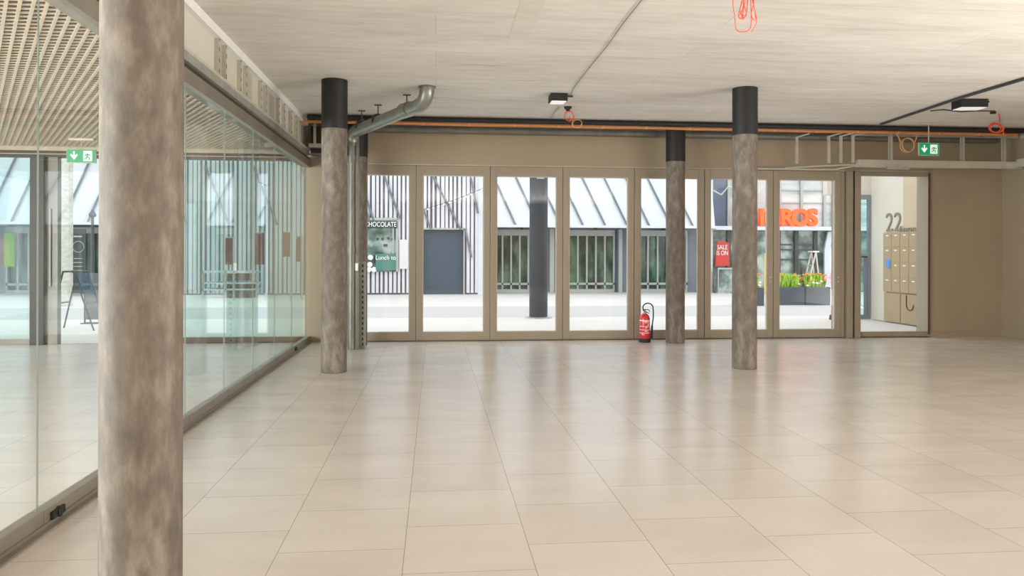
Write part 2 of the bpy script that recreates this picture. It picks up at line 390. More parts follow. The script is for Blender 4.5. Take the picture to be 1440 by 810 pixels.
# entrance door leaf
xa, xb = XY(1207.5, YB), 8.55
e = empty('door_8', (xa, YB, 0), kind='structure')
fr = MB(); fr.box(xa, xa+.03, YB-.02, YB+.04, .012, 2.86); fr.box(xb-.05, xb, YB-.03, YB+.3, .012, 2.86)
fr.box(xa+.03, xb-.05, YB-.02, YB+.04, .012, .10); fr.box(xa+.03, xb-.05, YB-.02, YB+.04, 2.78, 2.86)
fr.build('door_frame', M_bronze, e, bevel=.004)
MB().box(xb-.055, xb-.02, YB-.04, YB-.03, .05, 2.84).build('door_seal', M_bronze_dk, e)
MB().box(xa+.03, xb-.05, YB-.004, YB+.004, .10, 2.78).build('glass_pane', M_door_glass, e)

# ------------------------------------------------ glass wall on the left with its shoe and head
ys = [4.215+1.185*k for k in range(-5, 8)]+[YB-.02]
for i in range(len(ys)-1):
    e = empty('window_%d' % (i+1), (XG, ys[i], 0), kind='structure')
    MB().box(XG-.004, XG+.004, ys[i]+.0025, ys[i+1]-.0025, .085, 2.83).build('glass_pane', M_glass, e)
    MB().box(XG-.0045, XG+.0045, ys[i]-.0015, ys[i]+.0015, .085, 2.83).build('pane_edge', M_edge, e)
    MB().box(XG-.03, XG+.035, ys[i]+.003, ys[i+1]-.003, .012, .098).build('glass_shoe', M_rail, e, bevel=.003)
    if i in (5, 11):
        b = MB(); b.tube([(XG+.03, ys[i]+.14, .05), (XG+.055, ys[i]+.14, .05)], .028, 16); b.box(XG+.035, XG+.05, ys[i]+.06, ys[i]+.2, .03, .07)
        b.build('floor_bolt', M_blackr, e)
t = MB(); t.box(XG-.06, XG+.08, -2, YB-.02, 0, .012); t.box(XG+.036, XG+.044, -2, YB-.02, .012, .03)
t = t.build('trim_floor_track', M_rail); tag(t, kind='structure')
# head: lower beam, channel, boards, studs, top track
hd = MB(); hd.box(XG-.10, XG+.03, -6.5, YB-.02, 2.80, 2.92)
hd = hd.build('trim_glass_head', M_rail, bevel=.004); tag(hd, kind='structure')
MB().box(XG-.06, XG+.02, -6.5, YB-.02, 2.92, 2.955).build('head_recess', M_rail_dk, hd)
MB().box(XG-.07, XG+.06, -6.5, YB-.3, 2.955, 3.05).build('head_channel', M_galv, hd)
MB().box(XG+.055, XG+.062, -6.5, YB-.3, 3.03, 3.06).build('channel_lip', M_light_metal, hd)
wl = MB().box(XG-.09, XG-.03, -6.5, YB-.02, 3.05, ZC).build('wall_left', M_board); tag(wl, kind='structure')
MB().box(XG-.03, XG+.045, -6.5, YB-.3, ZC-.085, ZC).build('top_track', M_white, wl)
for i, x in enumerate((306, 316, 337, 345, 366, 373, 391, 399, 409, 416)):
    # studs where the photograph shows them on the plane of the bulkhead
    u = (x-720)/F; tt = (u*CY+SY)/(CY-u*SY); Yp = (XG+.02)/tt
    st = MB(); st.box(XG-.03, XG+.025, Yp-.002, Yp+.002, 3.05, ZC-.055); st.box(XG+.021, XG+.025, Yp, Yp+.045, 3.05, ZC-.055); st.box(XG-.03, XG-.026, Yp, Yp+.045, 3.05, ZC-.055)
    for q in range(4): st.box(XG+.025, XG+.028, Yp+.012, Yp+.033, 3.10+q*.1, 3.14+q*.1, mi=1)
    st.build('metal_stud', [M_light_metal, M_galv_dk], wl)
for Yq in (4.9, 6.55, 7.7, 8.95, 10.2, 11.2):
    MB().box(XG-.03, XG-.012, Yq, Yq+.9, 3.10, ZC-.07).build('infill_board', M_infill, wl)

# passage end: header, framed glazing, open doorway
pe = MB(); pe.box(-9.5, -2.1, YB-.05, YB+.2, 3.0, 3.35)
pe = pe.build('wall_passage_end', M_mesh); tag(pe, kind='structure')
MB().box(-9.5, -2.1, YB-.07, YB+.1, 2.905, 3.0).build('header_rail', M_rail_dk, pe)
MB().box(-9.5, -2.1, YB-.075, YB-.05, 2.945, 2.955).build('header_strip', M_light_metal, pe)
for n, (a, b) in enumerate(((-9.4, -7.8), (-7.8, -6.2))):
    e = empty('window_%d' % (20+n), (a, YB, 0), kind='structure')
    MB().box(a+.01, b-.01, YB-.006, YB+.006, .08, 2.905).build('glass_pane', M_glass2, e)
    MB().box(a, b, YB-.04, YB+.04, 0.001, .08).build('sill_rail', M_rail, e)
for n, (a, b) in enumerate(((-3.95, -3.03), (-3.03, -2.1))):
    e = empty('window_%d' % (22+n), (a, YB, 0), kind='structure')
    MB().box(a+.004, b-.004, YB-.006, YB+.006, .09, 2.905).build('glass_pane', M_teal, e)
    MB().box(a, b, YB-.05, YB+.05, 0.001, .09).build('sill_rail', M_rail_dk, e)
e = empty('door_9', (-6.2, YB, 0), kind='structure')
d = MB(); d.box(-6.2, -6.0, YB-.12, YB+.1, 0, 2.905); d.build('door_post', M_darkgrey, e)
d = MB(); d.box(-6.0, -5.83, YB-.04, YB+.08, 0, 2.905); d.build('side_frame', M_galv_dk, e)
d = MB(); d.tube([(-5.93, YB-.06, .9), (-5.93, YB-.06, 2.1)], .014, 10); d.build('pull_handle', M_light_metal, e, smooth=True)

# ================================================================== CONCRETE COLUMNS
def column(X, Y, label):
    e = empty('concrete_column', (X, Y, 0), label, 'column', 'round concrete columns in the hall')
    R = .152
    MB().lathe([(R-.006,0),(R,.006),(R,2.915)], (X,Y,0), 56).build('column_shaft', M_colm, e, smooth=True)
    MB().lathe([(R+.003,2.915),(R+.003,ZC-.002)], (X,Y,0), 56).build('column_sleeve', M_black, e, smooth=True)
pA = (-1.155, 3.21)
column(pA[0], pA[1], 'large round concrete column closest to the viewer, beside the glass wall')
column(-1.21, 9.53, 'round concrete column with black top, standing just before the grey drainpipe')
column(-1.2, 12.26, 'slim concrete column mostly hidden behind the drainpipe and steel channel')
column(3.86, 9.43, 'round concrete column with black top, standing clear in the middle of the floor')
column(3.86, 12.26, 'round concrete column with black top right beside the red fire extinguisher')

# ================================================================== SERVICES
# drain pipe
p0 = Vector((-1.23, 11.72, 0)); zt = 3.24
p1 = onZ(590, 148, 3.30); p1.z = 3.32
e = empty('drain_pipe', (p0.x, p0.y, 0), 'grey drainpipe dropping beside the column and elbowing up into the ceiling', 'pipe')
dirv = Vector((p1.x-p0.x, p1.y-p0.y, 0)).normalized()
MB().tube([(p0.x,p0.y,.0),(p0.x,p0.y,zt-.16)], .052, 20).build('vertical_pipe', M_galv_dk, e, smooth=True)
for z in (2.78, 1.42, 3.02): MB().tube([(p0.x,p0.y,z),(p0.x,p0.y,z+.10)], .066, 20).build('pipe_socket', M_galv_dk, e, smooth=True)
pts = [Vector((p0.x,p0.y,zt-.17))]+[Vector((p0.x,p0.y,zt-.16))+dirv*(.14*(1-math.cos(a)))+Vector((0,0,.14*math.sin(a))) for a in [PI/2*q/7 for q in range(1,8)]]
pts += [Vector((p1.x,p1.y,3.30))]
MB().tube(pts, .085, 24).build('sloping_pipe', M_pipe, e, smooth=True)
pts = [Vector((p1.x,p1.y,3.30))-dirv*.03]+[Vector((p1.x,p1.y,3.30))+dirv*(.18*math.sin(a))+Vector((0,0,.18*(1-math.cos(a)))) for a in [PI/2*q/9 for q in range(0,10)]]
pts += [pts[-1]+Vector((0,0,.03))]
MB().tube(pts, .092, 24).build('pipe_elbow', M_pipe, e, smooth=True)
top = pts[-1]; MB().lathe([(.11,-.012),(.11,.0)], (top.x,top.y,ZC), 24).build('ceiling_rosette', M_galv_dk, e, smooth=True)
L = (p1-p0); L.z = 0; L = L.length
for q in (.16, .42, .83):
    c0 = Vector((p0.x,p0.y,zt+.02)).lerp(Vector((p1.x,p1.y,3.30)), q)
    s = MB(); s.tube([c0-dirv*.02, c0+dirv*.02], .094, 24)
    s.tube([c0+Vector((0,0,.09)), Vector((c0.x,c0.y,ZC-.02))], .008, 8); s.box(c0.x-.05,c0.x+.05,c0.y-.015,c0.y+.015,ZC-.025,ZC-.012)
    s.build('pipe_clamp', M_darkgrey, e, smooth=True)
c0 = Vector((p0.x,p0.y,zt+.02)).lerp(Vector((p1.x,p1.y,3.30)), .86)
MB().tube([c0-dirv*.16, c0+dirv*.02], .10, 24).build('pipe_muff', M_pipe, e, smooth=True)

# perforated steel channel beside the drain pipe
cx = XY(509, 11.75)
e = empty('steel_channel', (cx, 11.75, 0), 'upright perforated steel channel on the floor beside the drainpipe', 'channel')
s = MB(); s.box(cx-.085,cx-.045,11.70,11.80,0,3.15); s.build('guide_rail', M_galv_dk, e, bevel=.003)
s = MB(); s.box(cx-.045,cx+.055,11.77,11.775,0,1.30); s.box(cx+.052,cx+.057,11.70,11.775,0,1.30); s.box(cx-.045,cx-.04,11.70,11.775,0,1.30)
s.build('channel_profile', M_pipe, e)
for q in range(16): MB().box(cx+.0,cx+.022,11.768,11.771,.05+q*.078,.09+q*.078).build('slot', M_blackr, e)
s = MB(); s.box(cx-.09,cx-.05,11.68,11.70,1.17,1.28); s.build('junction_box', M_white, e)

# black insulated pipe, orange conduit, grey duct along the fascia
pts = [Vector((x, 11.85, ZC-.05)) for x in [ -1.9+.3*i for i in range(0, 40)] if x < 9.8]
o = MB().tube(pts, .042, 12).build('insulated_pipe', M_black, None, True, origin=(-1.9,11.85,ZC-.05)); tag(o, 'long black insulated pipe running under the ceiling along the back wall', 'pipe')
o = MB(); o.tube([(XY(415,12.0),12.03,ZC-.085),(XY(470,12.0),12.03,ZC-.085)]+[(-.9+.5*i,12.03+.002*(i%2),ZC-.085+.004*math.sin(i*1.7)) for i in range(0,22)], .023, 10)
for i in range(14): o.tube([(-.2+.7*i,12.03,ZC-.085),(-.2+.7*i+.025,12.03,ZC-.085)], .027, 10, mi=1)
o = o.build('orange_conduit', [M_orange, M_peach], None, True, origin=(-.9,12.03,ZC-.085)); tag(o, 'long straight orange conduit clipped below the black pipe', 'conduit')
o = MB().tube([(-1.25,12.67,3.42),(9.7,12.67,3.42)], .055, 14).build('grey_duct', M_galv_dk, None, True, origin=(-1.25,12.67,3.42)); tag(o, 'long grey round duct behind the orange conduit against the fascia', 'duct')

# metal stud bulkhead above the entrance
YS = 12.3; xl, xr = XY(1205, YS), XR-.01
e = empty('stud_bulkhead', (xl, YS, 3.0), 'unfinished pale metal stud framework above the glazed entrance', 'framework')
s = MB(); zb, zt2 = ZY(1300,236,YS), ZY(1300,226,YS)
s.box(xl,xr,YS-.05,YS+.05,zb,zt2); s.build('bottom_rail', M_light_metal, e, bevel=.004)
MB().box(xl-.1,xr,YS-.03,YS+.03,3.40,3.44).build('top_rail', M_galv, e)
s = MB(); s.box(XR-.14,XR-.012,YS-4.2,YS-.05,ZY(1400,237,YS)+.015,ZY(1400,226,YS)+.02); s.build('side_rail', M_light_metal, e, bevel=.004)
s = MB(); s.box(XR-.06,XR-.012,YS-4.2,YS-.05,ZC-.12,ZC-.002); s.build('upper_side_rail', M_light_metal, e)
for x in (1252, 1353, 1411):
    X = XY(x, YS); s = MB(); s.box(X-.028,X+.028,YS-.025,YS-.021,zt2,3.40); s.box(X-.028,X-.024,YS-.025,YS+.025,zt2,3.40); s.box(X+.024,X+.028,YS-.025,YS+.025,zt2,3.40)
    s.build('vertical_stud', M_light_metal, e)
for x in (1120, 1165, 1182, 1199):
    Yq = 12.52-(x-1120)*.003; X = XY(x, Yq); s = MB(); s.box(X-.018,X+.018,Yq-.02,Yq+.02,2.95,3.40)
    s.tube([(X,Yq,3.39),(X+.14,Yq-.18,3.43)], .012, 6); s.build('short_stud', M_light_metal, e)
s = MB(); a = onY(1062,237,12.65); b = onY(1175,238,12.6); c2 = onY(1212,231,12.35)
s.tube([a,b,c2], .016, 8); s.tube([onY(1104,236,12.6), onY(1160,233,12.4), c2], .014, 8); s.build('loose_rail', M_light_metal, e)
s = MB(); s.box(XY(1245,12.2),XY(1277,12.2),12.16,12.2,ZY(1260,238,12.2),ZY(1260,234,12.2)); s.build('joint_plate', M_galv, e)
# small framework at the corner over the left pier
e = empty('corner_framework', (-2.0, 12.35, 3.05), 'grey metal framework in the corner behind the first black topped column', 'framework')
MB().box(-1.95,-1.45,12.25,12.35,3.06,3.12).build('bottom_rail', M_galv, e)
MB().box(-1.95,-1.45,12.25,12.35,2.95,2.97).build('lower_flange', M_galv_dk, e)
for X in (-1.88, -1.76, -1.62): MB().box(X,X+.04,12.28,12.32,3.12,3.44).build('vertical_stud', M_galv, e)
MB().box(-1.97,-1.30,12.6,12.7,2.98,3.44).build('back_board', M_rail_dk, e)

# ceiling lamps
def lamp(x, y, w, h, label, rot):
    c = onZ(x, y, ZC); e = empty('ceiling_lamp', (c.x, c.y, ZC), label, 'lamp', 'black box lamps on the ceiling')
    Rm = Matrix.Translation((c.x, c.y, 0)) @ Matrix.Rotation(rot, 4, 'Z')
    MB().box(-w/2,w/2,-.12,.12,ZC-h,ZC-.004, mat=Rm).build('lamp_housing', M_black, e, bevel=.004)
    MB().box(-w/2+.015,w/2-.015,-.10,.11,ZC-h-.006,ZC-h+.001, mat=Rm).build('lamp_diffuser', M_diff, e)
    MB().tube([Rm @ Vector((w/2,0,ZC-.02)), Rm @ Vector((w/2+.09,.02,ZC-.015))], .012, 8).build('cable_gland', M_black, e)
lamp(784, 133, .22, .10, 'black box lamp on the ceiling above the hanging red cable coil', 0)
lamp(1363, 141, .36, .11, 'wider black box lamp mounted beside the dark ceiling conduit', -.1)
# motion sensor below the lamp
c = onZ(798, 150, ZC)
e = empty('motion_sensor', (c.x,c.y,ZC), 'small black ceiling sensor with red cable hanging under it', 'sensor')
MB().lathe([(.05,-.03),(.055,0)], (c.x,c.y,ZC), 20).build('sensor_base', M_blackr, e, smooth=True)
MB().lathe([(.025,-.06),(.035,-.03)], (c.x,c.y,ZC), 20).build('sensor_lens', M_blackr, e, smooth=True)
# cables and conduits on the slab
def cable(name, pts, r, m, label, n=8, cat='cable', group=None):
    o = MB().tube(pts, r, n).build(name, m, None, True, origin=tuple(pts[0])); return tag(o, label, cat, group)
zz = ZC-.008
cable('ceiling_cable', [onZ(908,-8,zz), onZ(876,32,zz), onZ(852,66,zz), onZ(824,100,zz), onZ(806,124,zz), onZ(802,133,zz)], .004, M_galv_dk, 'thin grey cable stapled diagonally across the concrete ceiling')
cable('ceiling_cable', [onZ(786,150,zz), onZ(778,160,zz), onZ(774,167,zz)], .007, M_galv, 'short grey cable running from under the lamp to the black pipe')
cable('ceiling_conduit', [onZ(1450,108,ZC-.02), onZ(1352,137,ZC-.02), onZ(1238,175,ZC-.02)], .019, M_darkgrey, 'long dark straight conduit crossing the ceiling towards the wider lamp', cat='conduit')
cable('ceiling_cable', [onZ(1308,156,zz), onZ(1325,154,zz), onZ(1350,157,zz), onZ(1372,156,zz), onZ(1398,156,zz)], .010, M_darkgrey, 'dark wavy cable on the ceiling just below the wider lamp')
o = MB(); c = onZ(1396,157,ZC); o.lathe([(.04,-.03),(.04,0)], (c.x,c.y,ZC), 14); tag(o.build('cable_box', M_blackr, None, True, origin=(c.x,c.y,ZC)), 'tiny black junction box at the end of the wavy ceiling cable', 'junction box')

def coil(center, rx, rz, turns, r, m, name, label, hang, seed, jit=.12, cat='cable coil'):
    rnd = random.Random(seed); pts = []
    n = 22*turns; ph = rnd.random()*6
    for i in range(n+1):
        a = 2*PI*i/22; w = 1+jit*math.sin(a*.37+ph)
        pts.append(center+Vector((rx*w*math.cos(a), .03*math.sin(a*.5+ph), rz*w*math.sin(a)*(1+jit*.5*math.cos(a*.21)))))
    s = MB().tube(pts, r, 6)
    for (a, b) in hang:
        mid = (a+b)/2+Vector((.01,.0,0)); s.tube([a, mid, b], r, 6)
    return tag(s.build(name, m, None, True, origin=tuple(center)), label, cat)
cc = onZ(798,152,ZC)+Vector((0,0,-.05))
coil(onY(800,163,cc.y)+Vector((0,0,0)), .065, .07, 3, .004, M_redcab, 'cable_coil', 'small red cable coil hanging from the black sensor by the lamp', [(cc, onY(800,158,cc.y)), (onY(800,163,cc.y), onY(801,172,cc.y))], 3)
coil(onY(811,174,cc.y), .07, .06, 2, .004, M_peach, 'cable_coil', 'thin peach cable loop dangling below the small red coil', [(onY(802,168,cc.y), onY(806,170,cc.y))], 4)
# tangle at the top centre
tp = onZ(1046,-30,ZC)
YT = tp.y
s = MB(); rnd = random.Random(5)
def P3(x,y,j=0): return onY(x,y,YT)+Vector((0,j,0))
for pl_ in ([(1036,-30),(1031,0),(1034,22),(1038,41),(1054,41),(1058,20),(1050,-30)], [(1050,-30),(1062,8),(1064,30),(1058,43)], [(1046,-30),(1040,10),(1036,25),(1048,22),(1054,-30)],
           [(1044,-30),(1043,5),(1041,20),(1046,24),(1046,8),(1042,2),(1041,16),(1047,20),(1050,-30)], [(1040,-30),(1044,6),(1040,22),(1047,23),(1043,3),(1048,-30)], [(1052,-30),(1058,0),(1058,18),(1062,26),(1054,-30)]):
    pp = [P3(x,y,rnd.uniform(-.04,.04)) for x,y in pl_]
    # smooth the polyline
    q = []
    for i in range(len(pp)-1):
        for tt in (0,.25,.5,.75):
            a0 = pp[max(i-1,0)]; a1 = pp[i]; a2 = pp[i+1]; a3 = pp[min(i+2,len(pp)-1)]
            q.append(.5*((2*a1)+(a2-a0)*tt+(2*a0-5*a1+4*a2-a3)*tt*tt+(3*a1-a0-3*a2+a3)*tt**3))
    q.append(pp[-1]); s.tube(q, .0032, 6)
o = s.build('cable_tangle', M_redcab, None, True, origin=(tp.x,tp.y,ZC)); tag(o, 'tangle of orange red cables hanging from the ceiling at the top edge of the photo', 'cable')
YC = 11.3
coil(onY(1400,180,YC), .105, .07, 3, .008, M_redcab, 'cable_coil', 'red cable coil hanging in the ceiling corner beside the right wall', [(onZ(1404,160,ZC-.002), onY(1405,172,YC)), (onY(1409,183,YC), onY(1411,190,YC))], 8)
coil(onY(1276,204,12.2), .115, .115, 3, .009, M_peach, 'cable_ring', 'peach cable ring hung on the stud framework beside the green exit sign', [(onY(1259,186,12.2), onY(1266,200,12.2)), (onY(1290,186,12.2), onY(1286,200,12.2))], 9, .04)

# exit signs
def exit_sign(c, w, h, ztop, label, bar):
    X, Y, Z = c; e = empty('exit_sign', (X,Y,ztop), label, 'exit sign')
    MB().box(X-w/2,X+w/2,Y-.012,Y+.012,Z-h/2,Z+h/2).build('sign_frame', M_light_metal, e, bevel=.003)
    MB().box(X-w/2+.008,X+w/2-.008,Y-.016,Y-.010,Z-h/2+.008,Z+h/2-.008).build('sign_face', M_green, e)
    a = MB(); s_ = h; ax = X-w*.24
    a.box(ax-s_*.055,ax+s_*.055,Y-.019,Y-.016,Z-s_*.1,Z+s_*.32)
    a.prism([(ax-s_*.26,Z+s_*.06),(ax-s_*.18,Z+s_*.14),(ax,Z-s_*.06),(ax+s_*.18,Z+s_*.14),(ax+s_*.26,Z+s_*.06),(ax,Z-s_*.28)], Y-.019, Y-.016)
    a.build('arrow', M_signw, e)
    b = MB(); bx = X+w*.22; bw = s_*.30; b.box(bx-bw,bx+bw,Y-.018,Y-.016,Z-s_*.36,Z+s_*.36); b.build('doorway_symbol', M_signw, e)
    g = MB(); q = s_
    g.tube([(bx+q*.02,Y-.021,Z+q*.24),(bx+q*.021,Y-.0211,Z+q*.241)], q*.055, 10)
    for pp in ([(bx,Z+q*.15),(bx-q*.03,Z-q*.04)], [(bx-q*.03,Z-q*.04),(bx+q*.12,Z-q*.12),(bx+q*.1,Z-q*.27)], [(bx-q*.03,Z-q*.04),(bx-q*.08,Z-q*.16),(bx-q*.22,Z-q*.22)], [(bx,Z+q*.14),(bx+q*.12,Z+q*.04),(bx+q*.2,Z+q*.1)], [(bx,Z+q*.14),(bx-q*.13,Z+q*.1),(bx-q*.16,Z-q*.02)]):
        g.tube([(x_,Y-.020,z_) for x_,z_ in pp], q*.035, 6)
    g.build('running_figure', M_green, e)
    r = MB(); r.tube([(X,Y,Z+h/2),(X,Y,ztop)], .008, 8); r.build('hanging_rod', M_light_metal, e)
    MB().box(X-bar/2,X+bar/2,Y-.03,Y+.03,ztop-.035,ztop-.001).build('ceiling_mount', M_light_metal if bar < .4 else M_mesh, e, bevel=.004)
Ys = 11.55
exit_sign(onY(1305.5,210,Ys), .345, .20, ZC, 'green exit sign hanging in front of the metal stud framework', .30)
Ys = 11.6
exit_sign(onY(114.5,219.5,Ys), .40, .20, ZP, 'green exit sign hanging in the passage behind the glass wall', .34)

# ================================================================== FIRE EXTINGUISHER
fx = onZ(907, 481, 0); X, Y = fx.x, fx.y
e = empty('fire_extinguisher', (X,Y,0), 'red fire extinguisher with black hose standing before the folding doors', 'fire extinguisher')
MB().lathe([(.088,.0),(.094,.01),(.094,.05),(.088,.06)], (X,Y,0), 28).build('foot_ring', M_blackr, e, smooth=True)
MB().lathe([(.080,.055),(.084,.07),(.084,.37),(.080,.40),(.066,.435),(.045,.455),(.028,.465)], (X,Y,0), 32).build('cylinder_body', M_red, e, smooth=True)
lb = MB(); 
for (z0, z1) in ((.345,.36),(.255,.262),(.20,.207),(.15,.158)): lb.lathe([(.0848,z0),(.0848,z1)], (X,Y,0), 32)
rnd = random.Random(2)
for q in range(26):
    a = -PI/2+rnd.uniform(-.8,.8); z = rnd.uniform(.12,.34); cx_, cy_ = X+.0855*math.cos(a), Y+.0855*math.sin(a)
    Rm = Matrix.Translation((cx_,cy_,z)) @ Matrix.Rotation(a+PI/2,4,'Z'); lb.box(-.012,.012,-.001,.001,-.004,.004, mat=Rm)
lb.build('label_print', M_white, e)
MB().lathe([(.02,.46),(.022,.50),(.016,.52)], (X,Y,0), 16).build('valve', M_galv, e, smooth=True)
hl = MB(); hl.prism([(X-.02,.50),(X+.07,.46),(X+.075,.47),(X-.015,.515)], Y-.012, Y+.012); hl.prism([(X-.02,.52),(X+.06,.52),(X+.08,.49),(X+.085,.50),(X+.062,.532),(X-.02,.532)], Y-.01, Y+.01); hl.build('handle', M_blackr, e)
hp = [(X-.02,Y-.02,.49),(X-.035,Y-.02,.54)]+[(X+.045-.085*math.cos(a), Y-.02, .555+.075*math.sin(a)) for a in [PI*i/14 for i in range(1,14)]]+[(X+.135,Y-.02,.50),(X+.135,Y-.02,.40),(X+.115,Y-.02,.26)]
MB().tube(hp, .010, 10).build('hose', M_blackr, e, smooth=True)
MB().tube([(X+.115,Y-.02,.27),(X+.105,Y-.02,.06)], [.016,.024], 12).build('nozzle', M_blackr, e, smooth=True)
MB().tube([(X-.03,Y-.05,.49),(X-.05,Y-.05,.49)], .018, 12).build('pressure_gauge', M_white, e, smooth=True)

# ================================================================== ENTRANCE LOBBY OUTSIDE
XW = 9.60
lw = MB(); lw.box(XW,XW+.2,YB+.3,16.4,0,3.6); lw = lw.build('wall_lobby', M_lobby); tag(lw, kind='structure')
tag(MB().box(8.6,XW,16.4,16.6,2.75,3.6).build('wall_lobby_end', M_lobby), kind='structure')
def yOnXW(x, Xp=XW):
    u = (x-720)/F; return Xp*(CY-u*SY)/(u*CY+SY)
def zOnXW(x, y):
    Y = yOnXW(x); return ZY(x, y, Y)
ya = yOnXW(1246); yb = yOnXW(1287)-.5
MB().box(XW-.003,XW,YB+.35,yOnXW(1270),0,3.55).build('warm_panel', M_lobby2, lw)
# mailboxes
zt_, zb_ = zOnXW(1250,327), zOnXW(1250,410)
cw = ya-yOnXW(1257.7); 
e = empty('mailbox_unit', (XW, ya, zb_), 'beige bank of mailboxes on the lobby wall under the number 22', 'mailboxes')
MB().box(XW-.06,XW-.004,ya-4*cw,ya,zb_,zt_).build('housing', M_mail, e)
rh = (zt_-zb_)/4
for i in range(4):
    for j in range(4):
        y1 = ya-i*cw-.008; y0 = ya-(i+1)*cw+.008; z0 = zb_+j*rh+.008; z1 = z0+rh-.016
        d = MB().box(XW-.068,XW-.06,y0,y1,z0,z1).build('mailbox_door', M_mail, e)
        MB().box(XW-.072,XW-.068,(y0+y1)/2-.045,(y0+y1)/2+.045,z1-.07,z1-.05).build('name_plate', M_white, d)
zs = zOnXW(1251,370)
o = MB().box(XW-.078,XW-.074,ya-.26,ya-.12,zs-.10,zs+.08).build('door_sticker', M_sticker, e)
for i in range(2):
    y1 = ya-.01-i*2*cw; y0 = y1-2*cw+.015
    e2 = empty('wall_cabinet', (XW,y1,0), ('beige floor cabinet under the mailboxes, with the black cable loop' if i else 'beige floor cabinet under the mailboxes, beside the cream wall'), 'cabinet')
    MB().box(XW-.05,XW-.004,y0,y1,.02,zb_-.02).build('cabinet_body', M_mail, e2)
    MB().box(XW-.056,XW-.05,y0+.01,y1-.01,.03,zb_-.03).build('cabinet_door', M_mail, e2)
    if i:
        hy = yOnXW(1279); pp = arc((XW-.07,hy-.12,.42), .12, 0, PI, 10, (0,1,0), (0,0,-1)); pp = [Vector((XW-.07,hy,.60))]+pp
        MB().tube(pp, .008, 6).build('cable_loop', M_blackr, e2)
o = text_mesh('22', .62, .008, M_taupe, 'house_number', None, (XW-.012, (yOnXW(1246.5)+yOnXW(1268.5))/2, zOnXW(1257,313)), (PI/2,0,-PI/2), 1.0)
bb = [v.co for v in o.data.vertices]; wy = max(v.y for v in bb)-min(v.y for v in bb); hz_ = max(v.z for v in bb)-min(v.z for v in bb)
ty = yOnXW(1246.5)-yOnXW(1268.5); tz = zOnXW(1250,299)-zOnXW(1250,324.5)
my = (max(v.y for v in bb)+min(v.y for v in bb))/2; mz = (max(v.z for v in bb)+min(v.z for v in bb))/2
for v in o.data.vertices: v.co.y = (v.co.y-my)*ty/wy; v.co.z = (v.co.z-mz)*tz/hz_
o.location.z = zOnXW(1257,312)
tag(o, 'large taupe house number 22 on the cream lobby wall above the mailboxes', 'number')
o = text_mesh('Eingang', .17, .004, M_taupe, 'wall_lettering', None, (XW-.012, yOnXW(1279), zOnXW(1279,322)), (PI/2,0,-PI/2), 1.3)
tag(o, 'small taupe lettering on the warm lobby panel beside the number 22', 'lettering')
# grey glazed lobby door
xa = XY(1205,16.35)
e = empty('door_10', (xa,16.4,0), kind='structure')
d = MB(); d.box(xa-.4,xa-.3,16.36,16.42,0,2.75); d.box(XW-.08,XW-.02,16.36,16.42,0,2.75); d.box(xa-.3,XW-.08,16.36,16.42,2.65,2.75); d.box(xa-.3,XW-.08,16.36,16.42,0,.1); d.build('door_frame', M_bluegrey, e)
MB().box(xa-.3,XW-.08,16.385,16.395,.1,2.65).build('glass_pane', M_teal, e)
MB().box(XY(1213,16.3),XY(1220,16.3),16.30,16.33,ZY(1215,362.5,16.3),ZY(1215,360,16.3)).build('door_handle', M_blackr, e)
MB().box(XY(1215,16.37),XW-.085,16.37,16.384,.1,1.35).build('door_panel', M_bluegrey, e)

# ================================================================== STREET
g = MB().box(-60, 60, YB+.1, 17.5, -.2, -.01); g.box(-60,60,21.2,60,-.2,-.01); g = g.build('street_paving', M_pave); tag(g, kind='structure')
g = MB().box(-60, 60, 17.5, 21.2, -.2, -.012).build('street_road', M_road); tag(g, kind='structure')

YF = 27.5; ZG = -.01
# finned hall opposite
fxa, fxb = -10.9, XY(677, YF)
gx0, gx1 = XY(594, YF), XY(651.5, YF)
zgt = ZY(620, 323, YF); sx1 = XY(561, YF)
e = empty('finned_building', (fxa, YF, ZG), 'large building across the street clad in narrow white vertical fins', 'building')
b = MB(); b.box(fxa,gx0,YF+.05,YF+6,ZG,7.5); b.box(gx0,gx1,YF+.05,YF+6,zgt,7.5); b.box(gx1,fxb,YF+.05,YF+6,ZG,7.5); b.build('facade_wall', M_finback, e)
fin = MB(); x = fxa; rnd = random.Random(1)
while x < fxb-.1:
    w = .088+rnd.uniform(-.02,.03); z0 = .05
    if gx0-.05 < x < gx1: z0 = zgt+.02
    fin.box(x,x+w,YF-.06,YF+.05,z0,7.4); x += .15
fin.build('vertical_fins', M_fin, e)
MB().box(fxb-.12,fxb+.1,YF-.1,YF+.2,ZG,7.4).build('corner_panel', M_clad, e)
g = MB(); g.box(gx0,gx1,YF+.12,YF+.2,ZG,zgt); g = g.build('garage_door', M_garage, e)
fr = MB(); fr.box(gx0-.05,gx0,YF-.08,YF+.15,ZG,zgt+.05); fr.box(gx1,gx1+.05,YF-.08,YF+.15,ZG,zgt+.05); fr.box(gx0-.05,gx1+.05,YF-.08,YF+.15,zgt,zgt+.06); fr.build('garage_frame', M_alu, e)
for (xa_, ya_, xb_, yb_) in ((540,247,563,308),(512,270,526,312),(608,247,648,323),(594,292,606,322),(654,322,663,362),(662,250,672,300),(478,247,510,330)):
    a = onY(xa_,ya_,YF-.12); b2 = onY(xb_,yb_,YF-.12); MB().tube([a,b2], .04, 6).build('diagonal_rod', M_seam, e)  # thin grey rods slanting across the fins
for xx in (-3.0,-4.6,-6.2,-7.8,-9.2):
    MB().tube([(xx,YF-.12,4.4),(xx+.8,YF-.12,2.4)], .04, 6).build('diagonal_rod', M_seam, e)
